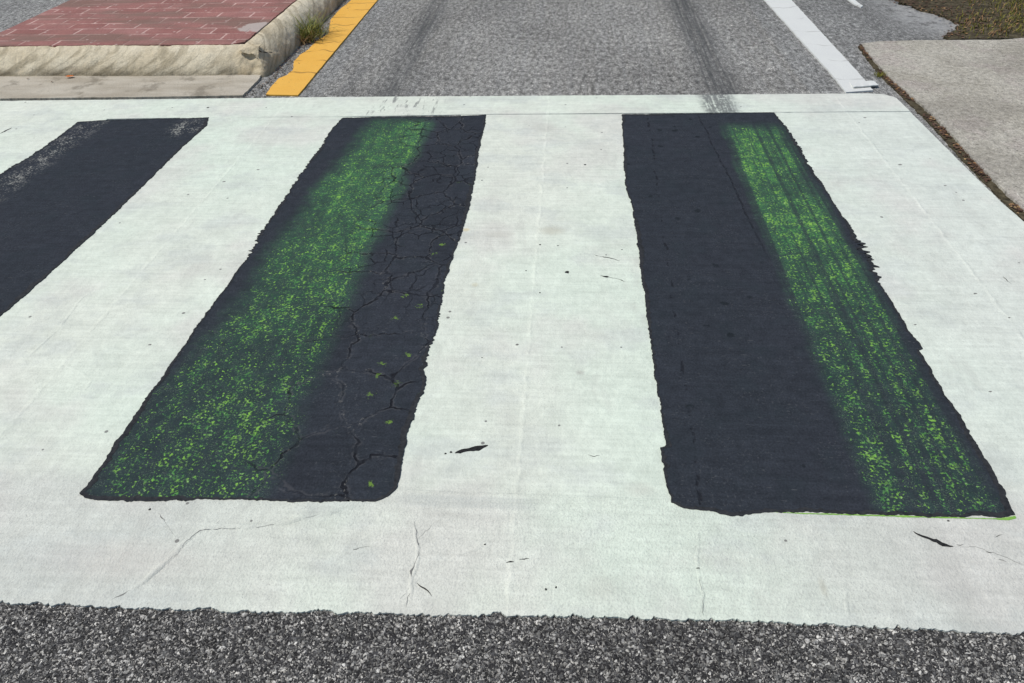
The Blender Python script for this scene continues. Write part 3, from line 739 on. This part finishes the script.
# ------------------------------------------------------------------ driveway, joint soil, verge
dr = GP([(859, 46), (878, 43.5), (920, 42.5), (1000, 42), (1024, 40)])
dr_left = GP([(861, 46), (874, 63), (889, 79.5), (908, 96), (932, 117.5), (947, 133), (974, 163), (990, 180), (1003, 193), (1023, 212), (1090, 274), (1180, 360), (1300, 480)])
slope = (dr[-1][1] - dr[1][1]) / (dr[-1][0] - dr[1][0])
dr_left += [(dr_left[-1][0] + .05, .6), (dr_left[-1][0] + .1, -3.0)]
dpts = ragged(dr, .01, .005, .06, 70, False) + [(9, dr[-1][1] + .02), (9, dr_left[-1][1])] + list(reversed(ragged(dr_left, .008, .010, .06, 72, False)))
o = sheet('driveway', dpts, .014, -.02, MA['drive']); tag(o, kind='structure')
js = GP([(858, 47), (871, 64.5), (885, 80.5), (902, 97), (924, 118.5), (940, 135), (967, 165), (983, 182), (996, 195.5), (1017, 215), (1084, 277)])
jr = [(p[0] + .05, p[1] + .03) for p in dr_left[:11]]
o = sheet('joint_soil', ragged(js, .008, .012, .05, 75, False) + list(reversed(jr)), .003, -.02, MA['soil']); tag(o, kind='structure')
vg = GP([(896, -1), (898, 4), (912, 6), (920, 11), (938, 15), (950, 20), (962, 27), (957, 31), (945, 38), (952, 41)])
vpts = [(vg[0][0] - .3, 8.5), (vg[0][0] - .6, 20), (60, 20), (60, dr[-1][1] + .01), (dr[-1][0] + .2, dr[-1][1] + .01)] + list(reversed(ragged(vg, .008, .045, .10, 78, False)))
o = sheet('soil_verge', vpts, .012, -.02, MA['soil']); tag(o, kind='structure')

# ---- blades and litter
rng = random.Random(11)
def blade(V, Fc, MI, p, L, w, lean, az, mi, z0=0.0, segs=4):
    base = len(V); sx, sy = math.cos(az + 1.57), math.sin(az + 1.57)
    for s_ in range(segs + 1):
        t = s_ / segs; r = L * (t * math.sin(lean * (.5 + .6 * t))); zz = L * t * math.cos(lean * (.35 + .75 * t))
        ww = w * (1 - t ** 1.6) + .0003
        cx_, cy_ = p[0] + math.cos(az) * r, p[1] + math.sin(az) * r
        V += [(cx_ + sx * ww, cy_ + sy * ww, z0 + zz), (cx_ - sx * ww, cy_ - sy * ww, z0 + zz)]
        if s_: Fc.append([base + 2 * s_ - 2, base + 2 * s_ - 1, base + 2 * s_ + 1, base + 2 * s_]); MI.append(mi)
def inside(p, poly):
    c = False; n = len(poly)
    for i in range(n):
        a, b_ = poly[i], poly[i - 1]
        if (a[1] > p[1]) != (b_[1] > p[1]) and p[0] < (b_[0] - a[0]) * (p[1] - a[1]) / (b_[1] - a[1]) + a[0]: c = not c
    return c
def bunch(name, V, Fc, MI, mats, parent=None):
    o = link(name, V, Fc, mats, parent); o.data.polygons.foreach_set('material_index', MI); return o
V, Fc, MI = [], [], []
cnt = 0
while cnt < 26000:
    p = (rng.uniform(2.2, 5.2), rng.uniform(4.8, 8.2))
    if not inside(p, vpts): continue
    dens = mnoise.noise(Vector((p[0] * 1.6, p[1] * 1.6, 2))) + min(1.2, ((p[0] - 2.75) * .9 + (p[1] - 5.2) * .35) * 1.4) - .1
    if rng.random() > .45 + dens: continue
    cnt += 1
    gr = rng.random() < .66 + dens * .4
    blade(V, Fc, MI, p, rng.uniform(.015, .045), rng.uniform(.0015, .003), rng.uniform(.3, 1.3), rng.uniform(0, 6.28), 0 if gr else 1, .012, 3)
tag(bunch('verge_grass', V, Fc, MI, [MA['moss'], MA['dry']]), kind='stuff')
def leafmesh(V, Fc, p, L, w, az, z, tilt, rng):
    b0 = len(V); c, s_ = math.cos(az), math.sin(az)
    for t, ww in ((0, .05), (.25, .8), (.5, 1), (.75, .7), (1, .05)):
        for sd_ in (-1, 1):
            u, v = (t - .5) * L, sd_ * ww * w
            V.append((p[0] + u * c - v * s_, p[1] + u * s_ + v * c, z + abs(u) * tilt + abs(v) * .5 + .002))
    for i in range(4): Fc.append([b0 + 2 * i, b0 + 2 * i + 2, b0 + 2 * i + 3, b0 + 2 * i + 1])
V, Fc, MI = [], [], []
for i in range(1750):                       # dead leaf crumbs and grit along the joint, the verge edge and the kerb foot
    if i < 900:
        t = rng.random() * 9.0; j = int(t); a = Vector(js[j]).lerp(Vector(js[j + 1]), t - j); b_ = Vector(dr_left[j]).lerp(Vector(dr_left[j + 1]), t - j)
        p = a.lerp(b_, rng.uniform(.1, 1.1)); z = .003
        big = rng.uniform(.003, .010)
        if fn(p.x * 4, p.y * 4, 9) < -.15: continue
    elif i < 1350:
        t = rng.random() * 8.9; j = int(t); p = Vector(vg[j]).lerp(Vector(vg[j + 1]), t - j) + Vector((abs(rng.gauss(0, .22)) - .06, rng.gauss(.02, .06))); z = .013
        big = rng.uniform(.004, .014)
        if p.y < dr[-1][1] - .02: continue
    else:
        p = Vector((RX + abs(rng.gauss(0, .02)) + .004, rng.uniform(4.25, 7.2))); z = 0; big = rng.uniform(.002, .007)
    leafmesh(V, Fc, p, big * 2, big * .7, rng.uniform(0, 6.28), z, rng.uniform(0, .6), rng)
    MI += [0 if rng.random() < .86 else 1] * 4
tag(bunch('leaf_litter', V, Fc, MI, [MA['leaf'], MA['dry']]), kind='stuff')
# loose grit between the kerb and the yellow line
V, Fc, MI = [], [], []
for i in range(1500):
    yy = rng.uniform(4.07, 7.3); t = rng.random()
    x_ = RX + .01 + t * .12 if yy > 4.3 else G(262, 88)[0] - .08 + t * .16
    r = rng.uniform(.0015, .006) * (1 if rng.random() < .9 else 1.7); b0 = len(V)
    for dx, dy_, dz in ((1, 0, 0), (0, 1, 0), (-1, 0, 0), (0, -1, 0), (.2, .1, .9)):
        V.append((x_ + dx * r * rng.uniform(.7, 1.3), yy + dy_ * r * rng.uniform(.7, 1.3), dz * r + .0005))
    Fc += [[b0, b0 + 1, b0 + 4], [b0 + 1, b0 + 2, b0 + 4], [b0 + 2, b0 + 3, b0 + 4], [b0 + 3, b0, b0 + 4]]
tag(link('gravel', V, Fc, MA['grit']), kind='stuff')

# grass tuft at the kerb foot
tx, ty = G(301, 44)
tuft = empty('grass_tuft', (tx, ty, 0)); tag(tuft, 'scruffy green and brown grass tuft growing between the kerb and the yellow line', 'grass tuft')
V, Fc, MI, V2, F2, M2 = [], [], [], [], [], []
for i in range(340):
    t = rng.random(); p = (tx + rng.gauss(.02, .04), ty + t * .30 + rng.gauss(0, .02))
    az = rng.choice((rng.gauss(3.0, .5), rng.gauss(.1, .6), rng.uniform(0, 6.28))); L = rng.uniform(.07, .22) * (1 if rng.random() < .8 else 1.3)
    if rng.random() < .66: blade(V, Fc, MI, p, L, rng.uniform(.0018, .0036), rng.uniform(.5, 1.25), az, 0 if rng.random() < .6 else 1, 0, 6)
    else: blade(V2, F2, M2, (tx + rng.gauss(.01, .03), ty + rng.gauss(.03, .03)), L * .55, rng.uniform(.0014, .0026), rng.uniform(.6, 1.4), az, 0, 0, 5)
bunch('green_blades', V, Fc, MI, [MA['blade'], MA['moss']], tuft); bunch('dry_blades', V2, F2, M2, [MA['dry']], tuft)
# small weed in the driveway joint
wx, wy = G(879, 76); wd = empty('weed', (wx, wy, 0)); tag(wd, 'small yellow green weed in the joint along the driveway edge', 'weed')
V, Fc, MI = [], [], []
for i in range(60):
    blade(V, Fc, MI, (wx + rng.gauss(0, .015), wy + rng.gauss(0, .02)), rng.uniform(.01, .035), .002, rng.uniform(.4, 1.3), rng.uniform(0, 6.28), 0, .002, 3)
bunch('weed_blades', V, Fc, MI, [MA['moss']], wd)
# fallen leaves on the gutter
def leaf(px, py, L, wd_, az, mat, label):
    p = G(px, py, .012); V, Fc = [], []
    leafmesh(V, Fc, p, L, wd_, az, .011, .25, rng)
    o = link('fallen_leaf', V, Fc, MA[mat]); tag(o, label, 'leaf', 'fallen leaves on the gutter'); return o
leaf(70, 77.5, .055, .016, .1, 'orange', 'small orange leaf lying on the gutter at the kerb foot')
leaf(28, 79, .016, .006, .8, 'leaf', 'tiny dark brown leaf lying on the gutter, left of the orange leaf')
leaf(52, 82, .016, .006, 2.0, 'leaf', 'tiny dark brown leaf lying on the gutter just below the orange leaf')
